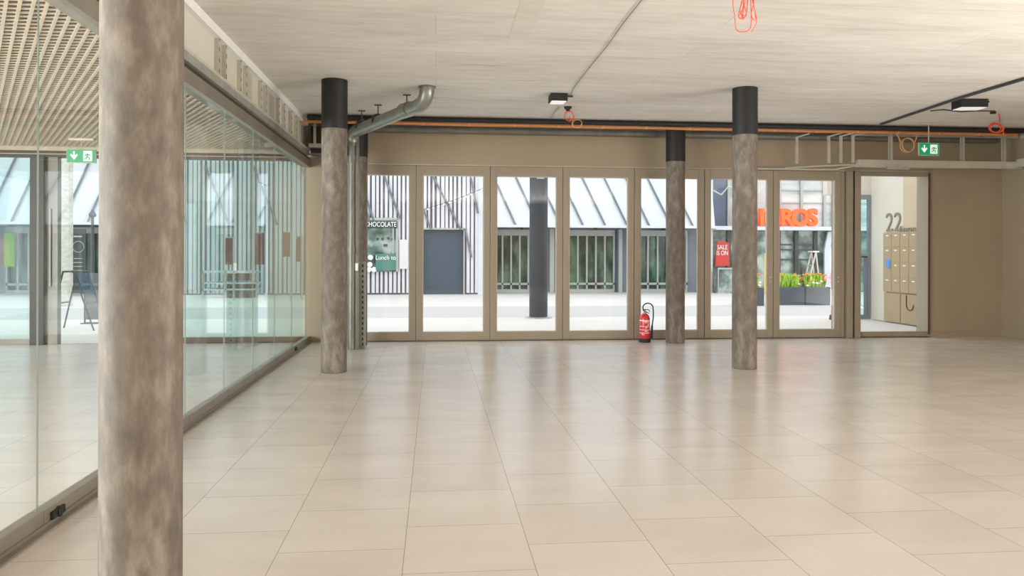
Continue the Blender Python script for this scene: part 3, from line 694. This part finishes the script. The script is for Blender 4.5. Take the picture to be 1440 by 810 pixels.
# cafe window in the fins
wx0, wx1 = XY(500,YF), XY(559,YF); wz0, wz1 = ZY(540,382,YF), ZY(540,309,YF)
w = MB(); w.box(wx0,wx1,YF-.10,YF-.06,wz0,wz1); e = w.build('cafe_window', M_marketglass, e)
w = MB(); w.box(wx0,wx1,YF-.14,YF-.08,wz1-.02,wz1+.06); w.box(wx1-.05,wx1+.03,YF-.14,YF-.08,wz0,wz1); w.box(XY(552,YF),XY(554,YF),YF-.14,YF-.08,wz0+.6,wz1); w.build('window_frame', M_alu, e)
z1_ = ZY(540,316,YF); w = MB(); w.box(wx0,wx1,YF-.16,YF-.12,z1_-.12,z1_+.12); w.build('name_band', M_darkgrey, e)
text_mesh('CHOCOLATE', .24, .006, M_white, 'name_lettering', e, ((wx0+wx1)/2+.15,YF-.17,z1_), (PI/2,0,0), .75)
zt0 = ZY(540,359,YF); w = MB(); w.box(XY(529,YF),XY(557,YF),YF-.17,YF-.12,ZY(540,380,YF),ZY(540,357,YF)); w.build('teal_board', mat('teal_board', srgb(70,120,110), .5), e)
text_mesh('Lunch to', .22, .006, M_white, 'board_lettering', e, (XY(543,YF),YF-.18,ZY(540,362.5,YF)), (PI/2,0,0), .9)
w = MB()
for (q, r) in ((521,362),(520,372),(519,379),(526,379)):
    c = onY(q,r,YF-.15); w.tube([(c.x,YF-.16,c.z),(c.x,YF-.15,c.z)], .09, 16)
w.build('round_stickers', M_white, e)
for (q, r) in ((531,336),(538,336),(546,335),(552,336)):
    c = onY(q,r,YF-.12); MB().tube([(c.x,YF-.13,c.z),(c.x,YF-.12,c.z)], .05, 12).build('display_item', M_darkgrey, e)
c = onY(542,345,YF-.12); MB().box(c.x-.07,c.x+.07,YF-.14,YF-.12,c.z-.04,c.z+.04).build('display_box', M_darkgrey, e)
c = onY(570,360,YF-.1); o = MB().box(XY(562,YF),XY(574,YF),YF-.12,YF-.08,ZY(570,378,YF),ZY(570,337,YF)).build('notice_board', mat('pale_notice', srgb(206,200,204), .7), None, origin=(XY(562,YF),YF-.12,ZY(570,378,YF)))
tag(o, 'pale notice board on the fins beside the teal shop window', 'board')
# string of lights before the fins
s = MB(); pp = [onY(594+ (700-594)*i/14, 295-(295-255)*(i/14)+3*math.sin(PI*i/14), YF-.26) for i in range(15)]
s.tube(pp, .012, 5)
s.tube([pp[0],pp[0]+Vector((0,.18,0))],.012,5); s.tube([pp[-1],pp[-1]+Vector((0,.18,0))],.012,5)
for p in pp: s.lathe([(.012,-.07),(.04,-.04),(.012,0)], tuple(p), 8, mi=1)
o = s.build('string_lights', [M_darkgrey, M_diff], None, True, origin=tuple(pp[0])); tag(o, 'string of small white bulbs crossing before the white fins', 'string lights')

# shop row with sloping seam cladding
def shop_row(x0, x1, label, lean, shops, zE, lean_x=None):
    e = empty('shop_building', (x0, 28.8, ZG), label, 'building')
    b = MB(); b.box(x0,x1,28.9,34,ZG,7.5); b.build('shop_wall', M_bluegrey, e)
    # clad canopy, tilted back as it rises
    c = MB(); c.prism([(YF-.35,zE),(YF-.30,zE+.0),(YF+.9,7.4),(29.3,7.4),(29.3,zE)], x0, x1, axis='x'); c = c.build('metal_cladding', M_clad, e)
    MB().box(x0,x1,YF-.40,YF-.30,zE-.07,zE+.02).build('eave_gutter', M_clad, e)
    s = MB(); q = x0+.25+ (3.3 if lean < 0 else 0)
    dz = 7.4-zE
    while q < x1+ (2.2 if lean < 0 else -.1):
        # bottom at (q), top shifted by -lean*dz
        A = Vector((q, YF-.36, zE+.02)); B = Vector((q-lean*dz, YF+.86, 7.38)); 
        t0, t1 = 0, 1
        if B.x < x0: t1 = (x0-A.x)/(B.x-A.x)
        if B.x > x1: t1 = (x1-A.x)/(B.x-A.x)
        if 0 < t1 <= 1 and x0 <= A.x <= x1: s.tube([A, A.lerp(B, t1)], .035, 6)
        q += .80
    s.build('standing_seams', M_seam, e)
    for (a, b_) in shops:
        z1 = zE-.10; f_ = MB(); w = .06
        f_.box(a,b_,28.75,28.85,z1-.22,z1); f_.box(a,b_,28.75,28.85,ZG,ZG+.12); f_.box(a,b_,28.74,28.84,ZG+.28,ZG+.36)
        n = max(3, round((b_-a)/.36)); 
        for i in range(n+1):
            X = a+(b_-a-w)*i/n; f_.box(X,X+w,28.74,28.85,ZG,z1)
        f_ = f_.build('shopfront_frame', M_alu, e)
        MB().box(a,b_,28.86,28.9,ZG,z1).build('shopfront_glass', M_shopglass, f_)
    return e
zE = ZY(750,317,YF-.35)
sh = [(XY(697,28.8)-.1, XY(756,28.8)), (XY(795,28.8)-.25, XY(864,28.8)), (XY(896,28.8), XY(966,28.8))]
e = shop_row(fxb+.12, XY(992,28.2), 'white clad shop row with slanted roof seams beyond the dark street column', .43, sh, zE)
for (q,r) in ((868,873),(772,778)): MB().box(XY(q,28.8),XY(r,28.8),28.55,28.8,ZG,zE-.08).build('grey_pier', M_alu, e)
for q in (733, 837, 933): 
    c = onY(q,321,28.7); MB().box(c.x-.07,c.x+.07,28.68,28.75,c.z-.04,c.z+.04).build('door_sensor', M_blackr, e)
e = shop_row(XY(-40,28.8)-3, fxa-.1, 'white clad shop row seen through the passage doorway', -.30, [(-17.5,-15.2),(-14.9,-13.4),(-13.0,-11.3)], zE)
MB().box(XY(8,28.6),XY(22,28.6),28.5,28.6,ZY(15,375,28.6),ZY(15,328,28.6)).build('green_banner', M_limegreen, e)

# dark street column
c = onZ(759, 448, ZG)
e = empty('street_column', (c.x,c.y+.2,ZG), 'tall dark blue grey round column standing on the street outside', 'column')
MB().lathe([(.205,0),(.205,6.5)], (c.x,c.y+.2,ZG), 40).build('column_shaft', M_dcol, e, smooth=True)
MB().lathe([(.30,.0),(.30,.02),(.22,.03)], (c.x,c.y+.2,ZG), 40).build('base_plate', M_galv, e, smooth=True)
zq = ZY(762,251,c.y); MB().tube([(c.x-.07,c.y-.03,zq),(c.x+.09,c.y-.03,zq)], .012, 8).build('cable_clip', M_light_metal, e)

# supermarket
YM = 28.5; mx0, mx1 = XY(992,YM), XY(1240,YM); zM = ZY(1100,322,YM)
e = empty('supermarket_building', (mx0,YM,ZG), 'glass fronted supermarket with big orange letters on its canopy', 'building')
b = MB(); b.box(mx0,mx1,YM+.5,YM+6,ZG,7.5); b.build('inner_wall', M_alu, e)
b = MB(); b.box(mx0,XY(1001,YM),YM-.1,YM+.5,ZG,7.5); b.build('corner_pier', M_clad, e)
b = MB(); b.box(XY(1001,YM),XY(1026,YM),YM+.1,YM+.14,zM+.1,7.4); b.build('blue_glazing', M_blueglass, e)
b = MB(); b.box(XY(1026,YM),mx1,YM+.1,YM+.14,zM+.1,7.4); b.build('upper_glazing', M_upperglass, e)
b = MB(); b.box(XY(1001,YM),mx1,YM+.1,YM+.14,ZG,zM-.05); b.build('lower_glazing', M_marketglass, e)
b = MB(); b.box(XY(1000,YM),mx1,YM-.5,YM+.1,zM-.06,zM+.08); b.build('canopy_slab', M_clad, e)
for x in (1025, 1062, 1097, 1127.5, 1160, 1172):
    MB().box(XY(x,YM)-.05,XY(x,YM)+.05,YM-.0,YM+.1,zM+.08,7.4).build('upper_mullion', M_alu, e)
for z in (ZY(1120,268,YM), ZY(1120,286,YM)): MB().box(XY(1094,YM),mx1,YM+.05,YM+.1,z,z+.05).build('upper_transom', M_alu, e)
for x in (1026, 1096, 1121, 1148): MB().box(XY(x,YM)-.09,XY(x,YM)+.05,YM-.0,YM+.1,ZG,zM-.06).build('lower_mullion', M_darkgrey, e)
for y in (345, 366, 352): MB().box(XY(1096,YM),XY(1150,YM),YM+.04,YM+.1,ZY(1120,y,YM),ZY(1120,y,YM)+.05).build('lower_transom', M_darkgrey, e)
MB().prism([(XY(1156,YM),ZG),(XY(1156,YM),1.6),(XY(1161,YM),2.3),(XY(1185,YM),2.35),(XY(1185,YM),ZG)], YM-.2, YM-.1).build('pale_curtain', M_clad, e)
s = MB(); s.tube([onY(1003,268,YM-.3),onY(1014,274,YM-.3),onY(1024,262,YM-.3),onY(1062,275,YM-.3),onY(1076,262,YM-.3)], .03, 6); s.build('hanging_cable', M_light_metal, e)
# sign letters, one part each
for ch, xc in zip('MIGROS', (1052, 1070.5, 1085, 1105, 1124, 1141.5)):
    c = onY(xc, 307, YM-.45)
    o = text_mesh(ch, .86, .10, M_sign, 'sign_letter', e, (c.x,YM-.45,c.z), (PI/2,0,0), 1.0, offset=.035)
# poster, cabinet
c0 = onY(1005,374,YM-.1); c1 = onY(1025,338,YM-.1)
o = empty('red_poster', (c0.x,YM-.1,c0.z), 'red sale poster with white writing in the supermarket window', 'poster')
MB().prism([(c0.x,c0.z),(c1.x,c0.z),(c1.x,c1.z-.1),(c0.x+.1,c1.z)], YM-.14, YM-.1).build('poster_sheet', M_poster, o)
text_mesh('SALE', .24, .004, M_white, 'poster_writing', o, ((c0.x+c1.x)/2,YM-.15,ZY(1015,348,YM)), (PI/2,0,0), .8)
text_mesh('IS ON', .24, .004, M_white, 'poster_writing', o, ((c0.x+c1.x)/2,YM-.15,ZY(1015,356,YM)), (PI/2,0,0), .75)
a = onY(1004,411,YM-.3); b_ = onY(1026,377,YM-.3)
o = empty('display_cabinet', (a.x,YM-.5,ZG), 'glass display cabinet below the red poster', 'cabinet')
MB().box(a.x,b_.x,YM-.7,YM-.25,ZG,b_.z).build('cabinet_glass', M_marketglass, o)
k = MB()
for (p, q) in ((a.x,YM-.7),(b_.x-.04,YM-.7)): k.box(p,p+.04,q-.01,q+.03,ZG,b_.z)
k.box(a.x,b_.x,YM-.72,YM-.68,b_.z-.04,b_.z+.02); k.box(a.x,b_.x,YM-.72,YM-.68,ZG+.1,ZG+.14); k.build('cabinet_frame', M_alu, o)
# A-frame ladder
lx0, lx1 = XY(1131,27.9), XY(1151,27.9); lz = ZY(1140,354,27.9)
o = empty('step_ladder', ((lx0+lx1)/2,27.9,ZG), 'white folding step ladder behind the flower planters', 'ladder')
lm = (lx0+lx1)/2+.1
for (xb_, nm) in ((lx0,1),(lx1,-1)):
    r = MB()
    for yy in (27.75, 28.1): r.tube([(xb_,yy,ZG),(lm,yy+ .0,lz)], .03, 8)
    if nm == 1:
        for q in range(1,6):
            t = q/6; r.tube([(xb_+(lm-xb_)*t,27.75,ZG+(lz-ZG)*t),(xb_+(lm-xb_)*t,28.1,ZG+(lz-ZG)*t)], .025, 6)
    r.build('ladder_rail', M_light_metal, o)
MB().box(lm-.12,lm+.12,27.72,28.13,lz-.02,lz+.03).build('ladder_top', M_white, o)
# yellow post
c = onZ(1077,411,ZG); yp = XY(1077,27.0)
o = MB(); o.tube([(yp,27.0,ZG),(yp,27.0,ZY(1077,356,27.0))], .06, 12); o = o.build('yellow_post', M_yellow, None, True, origin=(yp,27.0,ZG)); tag(o, 'slim yellow post beside the second planter, partly behind a door frame', 'post')
# planters
def planter(x0, x1, ytop, ybot, label, seed, flowers):
    b = onZ((x0+x1)/2, ybot, ZG); Yp = b.y; X0_, X1_ = XY(x0,Yp), XY(x1,Yp); zt = ZY((x0+x1)/2, ytop, Yp)
    e = empty('flower_planter', ((X0_+X1_)/2,Yp+.35,ZG), label, 'planter', 'dark planters with flowers across the street')
    p = MB(); t = .05
    p.box(X0_,X1_,Yp,Yp+t,ZG,zt); p.box(X0_,X1_,Yp+.65,Yp+.7,ZG,zt); p.box(X0_,X0_+t,Yp+t,Yp+.65,ZG,zt); p.box(X1_-t,X1_,Yp+t,Yp+.65,ZG,zt); p.box(X0_+t,X1_-t,Yp+t,Yp+.65,ZG,zt-.08)
    p.build('planter_box', M_planter, e, bevel=.01)
    rnd = random.Random(seed); L_ = MB()
    for i in range(520):
        x, y = rnd.uniform(X0_+.13,X1_-.13), rnd.uniform(Yp+.13,Yp+.55); h = rnd.uniform(.12,.42); a = rnd.uniform(0,2*PI); w = .035
        r = .1*rnd.random(); ux, uy = math.cos(a), math.sin(a)
        L_.add([(x-uy*w*.3,y+ux*w*.3,zt-.08),(x+uy*w*.3,y-ux*w*.3,zt-.08),(x+ux*r+uy*w,y+uy*r-ux*w,zt+h*.6),(x+ux*r*1.6,y+uy*r*1.6,zt+h),(x+ux*r-uy*w,y+uy*r+ux*w,zt+h*.6)], [(0,1,2,3,4)])
    L_.build('foliage', M_leaf, e)
    for i in range(flowers):
        Fm = MB()
        x, y = rnd.uniform(X0_+.06,X1_-.06), rnd.uniform(Yp+.02,Yp+.5); z = zt+rnd.uniform(.0,.42); mi = 0 if z > zt+.18 else 1
        Fm.lathe([(.012,-.02),(.045,0),(.02,.03)], (x,y,z), 8)
        Fm.build('flower', M_flowerw if mi else M_flower, e, smooth=True)
planter(1093, 1132, 404, 429, 'dark planter with lime green foliage, directly under the big orange letters', 11, 16)
planter(1134, 1168, 404, 429, 'dark planter with more orange flowers, next to the person in pink', 12, 46)
planter(1048, 1075, 405, 430, 'dark planter by the yellow post, partly behind the free standing column', 13, 26)

# ================================================================== PERSON IN PINK, partly behind the door frame
pc = onZ(1173, 449, ZG); PX, PY = pc.x, pc.y
def skin_body(name, verts, edges, radii, m, parent, sub=2):
    me = bpy.data.meshes.new(name); pw = parent_world(parent)
    me.from_pydata([tuple(Vector(v)-pw) for v in verts], edges, []); me.materials.append(m)
    o = bpy.data.objects.new(name, me); col.objects.link(o); o.parent = parent
    md = o.modifiers.new('skin', 'SKIN'); md.use_smooth_shade = True
    for i, r in enumerate(radii):
        sv = me.skin_vertices[0].data[i]; sv.radius = r if isinstance(r, tuple) else (r, r); sv.use_root = (i == 0)
    s_ = o.modifiers.new('sub', 'SUBSURF'); s_.levels = sub; s_.render_levels = sub
    return o
e = empty('person', (PX,PY,ZG), 'person in pink trousers and pale top walking outside, partly hidden by the door frame', 'person')
def W(x, y, z): return (PX+x, PY+y, ZG+z)
bv = [W(0.05,0,.95), W(.05,0,1.12), W(.05,0,1.28), W(.05,0,1.40), W(.05,0,1.48), W(.05,-.01,1.56), W(.05,-.01,1.64),
      W(.05,.09,.88), W(.16,.09,.50), W(.28,.09,.13), W(.24,.09,.05), W(.35,.09,.04),
      W(.05,-.09,.88), W(.0,-.09,.50), W(-.08,-.09,.13), W(-.11,-.09,.05), W(.0,-.09,.04),
      W(.05,.19,1.38), W(.10,.23,1.12), W(.20,.22,.90), W(.05,-.19,1.38), W(.0,-.23,1.12), W(.05,-.22,.90)]
be = [(0,1),(1,2),(2,3),(3,4),(4,5),(5,6),(0,7),(7,8),(8,9),(9,10),(10,11),(0,12),(12,13),(13,14),(14,15),(15,16),(3,17),(17,18),(18,19),(3,20),(20,21),(21,22)]
br = [(.13,.10),(.12,.09),(.14,.10),(.11,.09),.05,(.075,.09),(.07,.08),.085,.06,.04,.035,.03,.085,.06,.04,.035,.03,.05,.04,.03,.05,.04,.03]
skin_body('body', bv, be, br, M_skin, e)
skin_body('trousers', [W(.05,0,1.0),W(.05,.09,.86),W(.16,.09,.50),W(.27,.09,.14),W(.05,-.09,.86),W(.0,-.09,.50),W(-.07,-.09,.14)], [(0,1),(1,2),(2,3),(0,4),(4,5),(5,6)], [(.15,.12),.105,.085,.085,.105,.085,.085], M_pink, e)
skin_body('shirt', [W(.05,0,.98),W(.05,0,1.15),W(.05,0,1.30),W(.05,0,1.42),W(.05,.18,1.38),W(.10,.23,1.12),W(.05,-.18,1.38),W(.0,-.23,1.12)], [(0,1),(1,2),(2,3),(3,4),(4,5),(3,6),(6,7)], [(.16,.13),(.145,.11),(.16,.12),(.11,.09),.07,.055,.07,.055], M_shirt, e)
h = MB(); h.lathe([(.02,-.12),(.085,-.08),(.102,.0),(.095,.06),(.05,.11),(.01,.118)], W(.035,-.01,1.63), 20); h.build('hair', M_hair, e, smooth=True)
h = MB(); h.lathe([(.03,-.09),(.07,-.05),(.085,.02),(.07,.08),(.02,.10)], W(.075,-.01,1.60), 20); h.tube([W(.155,-.01,1.61),W(.178,-.01,1.585)], [.010,.014], 8); h.build('face', M_skin, e, smooth=True)
for nm, (fx_, fy_) in (('front',(.30,.09)),('rear',(-.06,-.09))):
    s = MB(); s.prism([(PX+fx_-.09,ZG),(PX+fx_+.17,ZG),(PX+fx_+.17,ZG+.04),(PX+fx_+.06,ZG+.09),(PX+fx_-.07,ZG+.11)], PY+fy_-.045, PY+fy_+.045); s.build('shoe', M_shoe, e, bevel=.012)

# ================================================================== THINGS SEEN THROUGH THE PASSAGE
# A-board
def onG(x, y): return onZ(x, y, ZG)
a = onG(82+3, 458); b_ = onG(113, 465); YA = b_.y
x0, x1, xm = XY(70,YA), XY(133,YA), XY(99,YA); zt_ = ZY(98,382,YA)
e = empty('folding_sign_stand', (xm,YA,ZG), 'dark folding sign stand on the pavement outside the passage doorway', 'sign stand')
for k_, (xx, nm) in enumerate(((x0,0),(x1,1))):
    f_ = MB()
    xt = xm-.12 if k_ == 0 else xm+.06
    for yy in (YA-.02, YA+.55): f_.tube([(xx,yy,ZG),(xt,yy,zt_)], .016, 8)
    f_.tube([(xt,YA-.02,zt_),(xt,YA+.55,zt_)], .016, 8); zq = ZG+.5; xq = xx+(xt-xx)*(.5/(zt_-ZG)); f_.tube([(xq,YA-.02,zq),(xq,YA+.55,zq)], .014, 8)
    f_.build('stand_leg_frame', M_darkgrey, e, smooth=True)
    if k_ == 1:
        g = MB(); t0, t1 = .62, .96
        A = lambda t, y: (xx+(xt-xx)*t+.012, y, ZG+(zt_-ZG)*t)
        g.add([A(t0,YA),A(t0,YA+.53),A(t1,YA+.53),A(t1,YA),tuple(Vector(A(t0,YA))+Vector((.02,0,0))),tuple(Vector(A(t0,YA+.53))+Vector((.02,0,0))),tuple(Vector(A(t1,YA+.53))+Vector((.02,0,0))),tuple(Vector(A(t1,YA))+Vector((.02,0,0)))],
              [(0,1,2,3),(7,6,5,4),(0,4,5,1),(1,5,6,2),(2,6,7,3),(3,7,4,0)]); g.build('sign_board', M_garage, e)
b = MB(); b.tube([(xm-.12,YA,zt_),(xm+.06,YA,zt_)], .016, 8); b.build('top_hinge', M_darkgrey, e)
# dark screen panels
b0 = onG(130, 455); YSn = b0.y
e = empty('windbreak_screen', (b0.x,YSn,ZG), 'dark upright windbreak screen beside the folding sign stand', 'screen')
MB().box(XY(119,YSn),XY(139,YSn),YSn,YSn+.03,ZG+.08,ZY(128,384,YSn)).build('screen_panel', mat('grey_screen', srgb(104,106,108), .6), e)
p = MB()
for x in (119, 139): p.tube([(XY(x,YSn),YSn+.015,ZG),(XY(x,YSn),YSn+.015,ZY(x,382,YSn))], .018, 8)
p.box(XY(117,YSn),XY(141,YSn),YSn-.12,YSn+.15,ZG,ZG+.02); p.build('screen_post', M_darkgrey, e)
c = onG(131, 440); Yp = 20.0; X = XY(130,Yp)
o = MB().tube([(X,Yp,ZG),(X,Yp,ZY(130,305,Yp))], .035, 10); o.lathe([(.07,0),(.09,.05),(.02,.18)], (X,Yp,ZY(130,305,Yp)), 12)
o = o.build('lamp_post', M_darkgrey, None, True, origin=(X,Yp,ZG)); tag(o, 'thin dark post standing behind the windbreak screen', 'post')
Yp = 22; X = XY(90,Yp)
o = MB().box(XY(84,Yp),XY(96,Yp),Yp,Yp+.3,ZG,5.5).build('stone_pillar', M_stone, None, origin=(X,Yp,ZG), bevel=.02); tag(o, 'pale rough stone pillar beyond the passage doorway', 'pillar')
# dark doors / menus opposite
o = empty('menu_board', (XY(108,27),27,ZG), 'black chalk menu board with round drawing beyond the stone pillar', 'board')
MB().box(XY(102,27),XY(120,27),27,27.06,ZG+.1,ZY(110,322,27)).build('board_face', M_darkgrey, o)
k = MB(); cc_ = onY(110,347,26.98); k.tube(arc(cc_, .18, 0, 2*PI, 20, (1,0,0), (0,0,1)), .012, 5, cap=False)
for q in range(4): k.box(cc_.x-.14,cc_.x+.14,26.97,26.99,cc_.z-.4-q*.13,cc_.z-.38-q*.13)
k.box(cc_.x-.14,cc_.x+.12,26.97,26.99,cc_.z+.32,cc_.z+.36); k.build('chalk_drawing', M_galv, o)
MB().box(XY(101,27),XY(102.5,27),26.96,27.08,ZG,ZY(110,320,27)).build('board_post', M_alu, o)
# bench with planter behind passage glazing
Yb = onZ(340, 419, ZG).y; x0, x1 = XY(317,Yb), XY(362,Yb)
e = empty('street_bar_counter', ((x0+x1)/2,Yb,ZG), 'pale street counter with dark cupboards behind the teal glazing', 'counter')
z_ = lambda y: ZY(340,y,Yb)
MB().box(x0+.05,x1-.15,Yb,Yb+.5,z_(419),z_(399)).build('lower_cupboard', M_darkgrey, e)
MB().box(x0+.05,x1-.35,Yb,Yb+.5,z_(395),z_(385)).build('upper_cupboard', M_darkgrey, e)
b = MB(); b.box(x0-.7,x1,Yb-.1,Yb+.6,z_(384),z_(381)); b.box(x0-.7,x1,Yb-.1,Yb+.6,z_(399),z_(397)); b.box(x0-.7,x1,Yb-.1,Yb+.6,z_(408),z_(406)); b.build('counter_board', M_clad, e)
b = MB()
for x in (x1-.03, x0-.7, x0): b.box(x,x+.05,Yb-.1,Yb-.05,ZG,z_(381))
b.build('counter_leg', M_alu, e)
for i, (x, w, y0, y1) in enumerate(((365,13,372,328),(403,9,361,327),(420,6,368,333),(322,10,372,335))):  # upright maroon sheets with poles, set beyond the teal glazing
    Yh = 24.5; X = XY(x,Yh); ww = w*Yh/F/2
    nm = ['beside the counter, widest of the maroon sheets','second banner, narrower and redder','narrow brownish banner closest to the beige pier','banner above the street counter'][i]
    e = empty('upright_sheet', (X,Yh,ZY(x,y1,Yh)), 'dark maroon banner behind the teal glazing, '+nm, 'sheet')
    MB().box(X-ww,X+ww,Yh,Yh+.04,ZY(x,y0,Yh),ZY(x,y1,Yh)).build('sheet_face', M_maroon, e)
    p = MB(); p.tube([(X+ww+.03,Yh+.02,ZG),(X+ww+.03,Yh+.02,ZY(x,y1,Yh)+.05)], .03, 8); p.tube([(X-ww,Yh+.02,ZY(x,y1,Yh)+.02),(X+ww+.03,Yh+.02,ZY(x,y1,Yh)+.02)], .015, 6)
    p.build('sheet_pole', M_alu, e)
